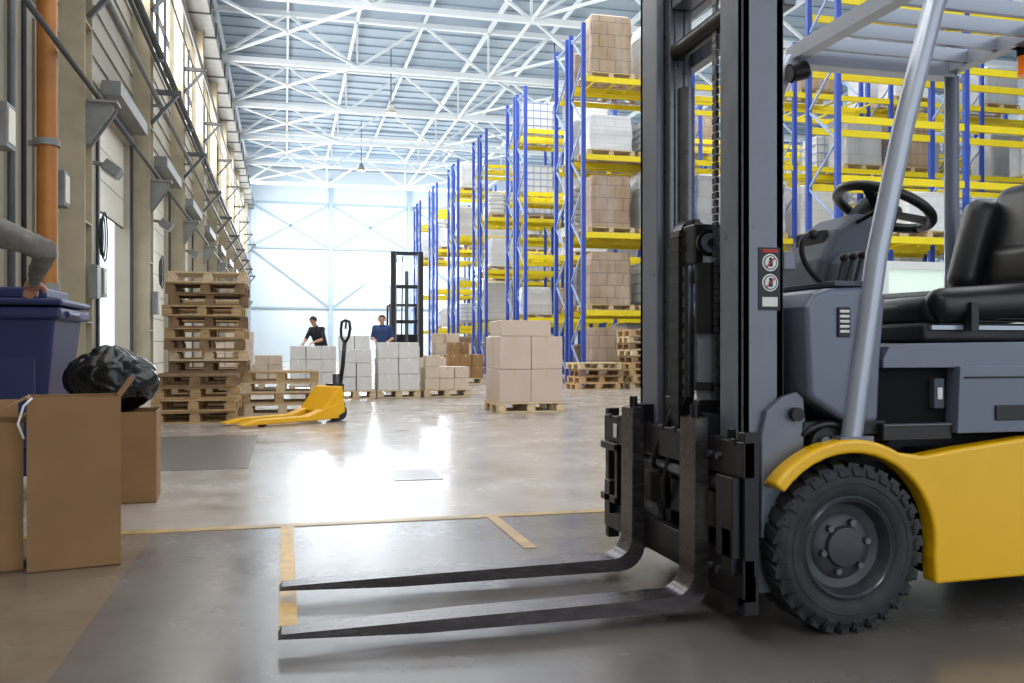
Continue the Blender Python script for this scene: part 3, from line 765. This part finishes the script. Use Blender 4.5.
s.b(1.90,1.92,2.9,3.08,1.28,1.33,M_plast); s.cyl((2.06,2.98,1.34),(2.15,2.98,1.44),.04,M_plast)
s.cyl((2.0,2.84,1.355),(2.03,2.70,1.40),.009,M_black,seg=8); s.sph((2.03,2.70,1.40),.018,M_black)
for i in range(3):
    s.cyl((1.83,2.62+.05*i,1.10),(1.86,2.62+.05*i,1.2),.007,M_black,seg=8); s.sph((1.863,2.62+.05*i,1.21),.015,M_black)
s.tube(bez((1.75,2.64,1.10),(1.62,2.62,1.16),(1.60,2.60,1.26),(1.66,2.6,1.27)),.009,M_black,8); s.sph((1.665,2.6,1.27),.018,M_black)
s.done(F)
s=MB('steering_wheel')
C=Vector((2.19,2.95,1.43)); s.M=Matrix.Translation(C)@Matrix.Rotation(R(24),4,'Y')
s.tube([(.175*math.cos(2*math.pi*i/40),.175*math.sin(2*math.pi*i/40),0) for i in range(41)],.019,M_vinyl,10)
for a in (90,210,330): s.beam((0,0,-.02),(.165*math.cos(R(a)),.165*math.sin(R(a)),0),.04,.016,M_vinyl)
s.cyl((0,0,-.06),(0,0,.0),.05,M_vinyl); s.cyl((.12,.11,.0),(.12,.11,.05),.018,M_vinyl); s.sph((.12,.11,.06),.026,M_vinyl)
s.done(F)
def cushion(name,c,sz,rot,m,bev,parent=F,axis='Y'):
    s=MB(name); s.M=Matrix.Translation(c)@Matrix.Rotation(R(rot),4,axis)
    s.b(-sz[0]/2,sz[0]/2,-sz[1]/2,sz[1]/2,-sz[2]/2,sz[2]/2,m); o=s.done(parent,bevel=bev,seg=6); o.data.shade_smooth(); return o
cushion('seat_base',(2.48,2.97,.955),(.60,.50,.07),0,M_plast,.02)
cushion('seat_cushion',(2.50,2.97,1.045),(.60,.50,.12),-4,M_vinyl,.055)
cushion('seat_cushion_bolster_a',(2.50,2.74,1.065),(.57,.13,.13),-4,M_vinyl,.06)
cushion('seat_cushion_bolster_b',(2.50,3.20,1.065),(.57,.13,.13),-4,M_vinyl,.06)
cushion('seat_back',(2.91,2.97,1.33),(.15,.46,.50),16,M_vinyl,.07)
cushion('seat_back_bolster_a',(2.85,2.75,1.31),(.24,.15,.42),16,M_vinyl,.072)
cushion('seat_back_bolster_b',(2.85,3.19,1.31),(.24,.15,.42),16,M_vinyl,.072)
cushion('seat_lumbar',(2.86,2.97,1.22),(.14,.32,.2),10,M_vinyl,.06)
s=MB('seat_rail')
s.b(2.2,2.7,2.70,2.716,.965,.98,M_silver)
s.b(2.33,2.36,2.66,2.70,.96,1.06,M_plast)
for k in range(4): s.tube([(2.24,2.712,.985+k*.01),(2.7,2.712,.985+k*.01)],.004,M_plast,6)
s.done(F)
s=MB('overhead_guard')
ZG=2.17
for y in (2.52,3.48):
    P=[(1.75,y,.60),(1.78,y,.80),(1.845,y,1.20),(1.945,y,1.62),(2.06,y,2.02),(2.12,y,2.14),(2.22,y,ZG),(2.90,y,ZG)]
    s.tube(P,.034,M_silver,12)
    s.tube([(2.90,y,ZG),(2.94,y,2.12),(2.94,y,1.9),(2.94,y,.9)],.032,M_grey,12)
    s.b(1.69,1.81,y-.035,y+.035,.585,.62,M_greyd)
for x in (2.14,2.92): s.b(x-.03,x+.03,2.5,3.5,ZG-.03,ZG+.03,M_silver)
for i in range(5): y=2.66+i*.17; s.b(2.14,2.92,y-.012,y+.012,ZG-.02,ZG+.035,M_silver)
s.b(2.14,2.92,3.44,3.52,ZG-.05,ZG+.04,M_silver)
s.done(F,sharp=40)
s=MB('lights')
s.cyl((2.985,3.1,ZG-.14),(2.985,3.1,ZG-.06),.035,M_orange,seg=20); s.cyl((2.985,3.1,ZG-.06),(2.985,3.1,ZG-.02),.04,M_black)
s.b(2.92,3.0,3.08,3.12,ZG-.03,ZG-.01,M_black)
s.cyl((2.14,3.4,ZG-.09),(2.07,3.4,ZG-.11),.04,M_black,seg=24); s.cyl((2.07,3.4,ZG-.11),(2.065,3.4,ZG-.111),.032,M_inner,seg=24)
s.cyl((2.14,2.64,ZG+.1),(2.07,2.64,ZG+.09),.06,M_black,seg=24)
s.done(F)
s=MB('warning_decal')
dx=1.497
s.b(dx-.04,dx+.036,2.577,2.581,1.02,1.22,M_plast)
for z in (1.172,1.108,):
    s.cyl((dx,2.577,z),(dx,2.575,z),.028,M_white,seg=24)
    s.cyl((dx,2.575,z),(dx,2.5735,z),.023,M_plast,seg=24); s.cyl((dx,2.5735,z),(dx,2.573,z),.020,M_white,seg=24)
    s.b(dx-.007,dx+.007,2.572,2.5732,z-.013,z+.004,M_plast); s.cyl((dx,2.5732,z+.010),(dx,2.572,z+.010),.006,M_plast,seg=10)
    s.beam((dx-.015,2.5722,z-.015),(dx+.015,2.5722,z+.015),.002,.004,M_red)
s.b(dx-.028,dx+.026,2.575,2.577,1.032,1.062,M_white); s.b(dx-.028,dx+.026,2.575,2.577,1.204,1.214,M_red)
s.b(1.50,1.53,2.577,2.581,.36,.46,M_white)
s.done(F)

# ---------------------------------------------------------------- people
def human(name,J,mats,voxel=.012,hair=True,face=Vector((0,-1,0))):
    J={k:Vector(v) for k,v in J.items()}
    bones=[]
    def B(a,b,ra,rb,l): bones.append((Vector(a),Vector(b),ra,rb,l))
    lat=(J['shR']-J['shL']).normalized()
    pel=J['pelvis'];ch=J['chest'];hd=J['head'];nk=J['neck']
    for o in (-.075,0,.075):
        B(pel+lat*o,ch+lat*o*1.35,.105,.115,'shirt')
    B(pel-lat*.06-Vector((0,0,.06)),pel+lat*.06-Vector((0,0,.06)),.11,.11,'trousers')
    B(J['shL'],J['shR'],.068,.068,'shirt'); B(ch,nk,.09,.06,'shirt')
    B(nk,hd-Vector((0,0,.06)),.055,.052,'skin')
    up=(hd-nk).normalized()
    B(hd+up*.03,hd+up*.035-face*.02,.088,.088,'skin'); B(hd-up*.055+face*.035,hd-up*.02+face*.02,.056,.07,'skin')
    B(hd-up*.01+face*.095,hd-up*.028+face*.105,.012,.016,'skin')
    fl=up.cross(face).normalized()
    for sg in (-1,1): B(hd+fl*sg*.09,hd+fl*sg*.093-up*.03,.018,.012,'skin')
    ls=1.25 if mats.get('long') else 1
    for S in 'LR':
        B(J['sh'+S],J['el'+S],.062*ls,.047*ls,'shirt')
        mid=J['el'+S].lerp(J['wr'+S],.5)
        fs='shirt' if mats.get('long') else 'skin'
        B(J['el'+S],mid,.046*ls,.04*ls,fs); B(mid,J['wr'+S],.04*ls,.028,fs)
        hand=(J['wr'+S]-J['el'+S]).normalized(); side=hand.cross(Vector((0,0,1)))
        if side.length<.1: side=Vector((1,0,0))
        side.normalize(); down=side.cross(hand)
        if down.z>0: down=-down
        W=J['wr'+S]
        for o in (-.025,0,.025): B(W+side*o*.6,W+hand*.085+side*o,.02,.017,'skin')
        for i,(o,l) in enumerate(((-.032,.062),(-.011,.078),(.011,.072),(.032,.055))):
            p=W+hand*.09+side*o; q=p+hand*l*.55+down*l*.15; B(p,q,.010,.009,'skin'); B(q,q+hand*l*.35+down*l*.4,.009,.008,'skin')
        p=W+hand*.03+side*.03; q=p+hand*.03+side*.03+down*.01; B(p,q,.012,.010,'skin'); B(q,q+hand*.03+side*.006+down*.01,.010,.009,'skin')
        hp=pel+lat*(.09 if S=='R' else -.09)-Vector((0,0,.07))
        B(hp,J['kn'+S],.092,.062,'trousers'); B(J['kn'+S],J['an'+S]+Vector((0,0,.03)),.062,.045,'trousers')
        A=J['an'+S]; B(A-Vector((0,0,.02)),A+face*.14-Vector((0,0,.045)),.045,.036,'shoe'); B(A-Vector((0,0,.035))-face*.03,A+face*.05-Vector((0,0,.04)),.042,.04,'shoe')
    s=MB(name)
    dm=mats['shirt']
    for a,b_,ra,rb,l in bones:
        if (b_-a).length>1e-4: s.cyl(a,b_,ra,dm,r2=rb,seg=14)
        s.sph(a,ra,dm,sub=2); s.sph(b_,rb,dm,sub=2)
    tmp=s.done(); off=tmp.location.copy()
    md=tmp.modifiers.new('r','REMESH'); md.mode='VOXEL'; md.voxel_size=voxel
    md=tmp.modifiers.new('s','SMOOTH'); md.factor=.5; md.iterations=3
    bpy.context.view_layer.update()
    dg=bpy.context.evaluated_depsgraph_get(); ev=tmp.evaluated_get(dg)
    me=bpy.data.meshes.new_from_object(ev); bpy.data.objects.remove(tmp)
    me.materials.clear()
    order=['shirt','trousers','skin','shoe']
    for k in order: me.materials.append(mats[k])
    if mats.get('long'):
        nr=[v.normal.copy() for v in me.vertices]; co_=[]
        for v,nn in zip(me.vertices,nr):
            c=v.co+off; p=v.co+nn*((.014*noise.noise(c*14)+.006*noise.noise(c*30)) if c.z<1.5 else 0); co_.extend(p)
        me.vertices.foreach_set('co',co_)
    idx=[]
    for p in me.polygons:
        c=p.center+off; best=9;bl='shirt'
        for a,b_,ra,rb,l in bones:
            d=b_-a; t=0 if d.length_squared<1e-9 else max(0,min(1,(c-a).dot(d)/d.length_squared))
            q=(c-(a+d*t)).length-(ra+(rb-ra)*t)
            if q<best: best=q;bl=l
        idx.append(order.index(bl))
    me.polygons.foreach_set('material_index',idx); me.shade_smooth()
    E=empty(name,(pel.x,pel.y,0)); ob=bpy.data.objects.new('body',me); scene.collection.objects.link(ob); ob.parent=E; ob.location=off-E.location
    if hair:
        s=MB('hair')
        bm2=bmesh.new(); bmesh.ops.create_icosphere(bm2,subdivisions=4,radius=.099)
        hc=hd+up*.036-face*.018
        keep=[]
        for v in bm2.verts:
            d=v.co.normalized(); v.co=v.co*(1+.03*noise.noise(d*6))
        for fc in bm2.faces:
            c=fc.calc_center_median().normalized()
            if c.dot(up)*1.0 - c.dot(face)*.75 > -.12 : keep.append(tuple(x.index for x in fc.verts))
        s._add([hc+v.co for v in bm2.verts],keep,M_hair,True); bm2.free(); s.done(E)
    s=MB('eyes')
    for sg in (-1,1): s.sph(hd+face*.086+fl*sg*.032+up*.005,.011,M_plast,sub=2)
    s.beam(hd-up*.062+face*.088-fl*.02,hd-up*.062+face*.088+fl*.02,.006,.006,mat('lips',(150,90,80),.5)); s.done(E)
    return E
def posed(base,yaw,loc):
    M=Matrix.Translation(base)@Matrix.Rotation(R(yaw),4,'Z')
    return {k:M@Vector(v) for k,v in loc.items()},(Matrix.Rotation(R(yaw),3,'Z')@Vector((0,1,0)))
L1=dict(pelvis=(0,-.05,.95),chest=(0,.14,1.33),neck=(0,.2,1.47),head=(0,.29,1.60),shL=(-.19,.15,1.39),shR=(.19,.15,1.39),elL=(-.27,.26,1.12),wrL=(-.18,.48,1.05),elR=(.27,.26,1.12),wrR=(.16,.48,1.03),knL=(-.12,.05,.5),knR=(.13,.02,.5),anL=(-.14,-.02,.09),anR=(.15,-.04,.09))
j,fc=posed((.90,24.2,0),140,L1); human('warehouse_worker',j,dict(shirt=M_shirtB,trousers=M_trous,skin=M_skin,shoe=M_shoe),face=fc)
L2=dict(pelvis=(0,0,.96),chest=(0,.05,1.36),neck=(0,.07,1.50),head=(0,.11,1.63),shL=(-.2,.05,1.43),shR=(.2,.05,1.43),elL=(-.27,.02,1.15),wrL=(-.2,.24,1.08),elR=(.27,.02,1.15),wrR=(.18,.25,1.12),knL=(-.11,.02,.5),knR=(.11,.03,.5),anL=(-.12,-.02,.09),anR=(.12,0,.09))
j,fc=posed((2.47,23.6,0),165,L2); human('warehouse_worker',j,dict(shirt=M_shirtU,trousers=M_trous,skin=M_skin,shoe=M_shoe),face=fc)
L3=dict(pelvis=(-1.80,4.90,.95),chest=(-1.72,5.05,1.38),neck=(-1.70,5.10,1.53),head=(-1.71,5.16,1.67),shL=(-1.92,5.06,1.47),shR=(-1.48,5.06,1.52),elL=(-2.08,5.3,1.28),wrL=(-2.02,5.56,1.27),elR=(-1.21,5.14,1.41),wrR=(-1.37,5.56,1.27),knL=(-1.94,4.95,.5),knR=(-1.72,4.97,.5),anL=(-1.95,4.90,.09),anR=(-1.72,4.90,.09))
human('warehouse_worker',L3,dict(shirt=M_shirtG,trousers=M_trous,skin=M_skin,shoe=M_shoe,long=True),face=Vector((0,1,0)),voxel=.009)

# ---------------------------------------------------------------- lights
wd=bpy.data.worlds.new('world'); scene.world=wd; wd.use_nodes=True
bg=wd.node_tree.nodes['Background']; bg.inputs['Color'].default_value=(0.84,0.92,1.0,1); bg.inputs['Strength'].default_value=1.9
def area(name,loc,rot,sx,sy,p,col):
    l=bpy.data.lights.new(name,'AREA'); l.shape='RECTANGLE'; l.size=sx; l.size_y=sy; l.energy=p; l.color=col
    o=bpy.data.objects.new(name,l); o.location=loc; o.rotation_euler=rot; scene.collection.objects.link(o); return o
area('window_light',(XW+.1,28,8.2),(0,R(-90),0),2.6,60,2800,(1,.985,.96))
for y,p in ((6,1150),(22,1500),(38,1600),(54,1700)): area('overhead_fill',(9,y,10.6),(0,0,0),20,8,p,(.96,.98,1))  # broad unseen panels added under the roof to brighten the hall
area('ceiling_fill',(13,32,9.4),(R(180),0,0),24,52,1700,(.9,.96,1))  # invisible upward fill, added to lift the ceiling; no fixture here
area('far_window_light',(6,YF-.5,6.2),(R(-90),0,0),10,1.6,1400,(.88,.95,1))
area('gable_fill',(7,55,10.4),(R(55),0,0),18,1.0,900,(.92,.97,1))  # extra fill lamp added to brighten the far wall, not a fixture

cam=bpy.data.cameras.new('camera'); co=bpy.data.objects.new('camera',cam); scene.collection.objects.link(co)
co.location=(0,0,.9); co.rotation_euler=(R(90),0,-math.atan2(227,900)); cam.sensor_width=36; cam.lens=900/1024*36; cam.shift_y=6.5/1024; cam.clip_end=300
scene.camera=co
scene.view_settings.view_transform='Standard'
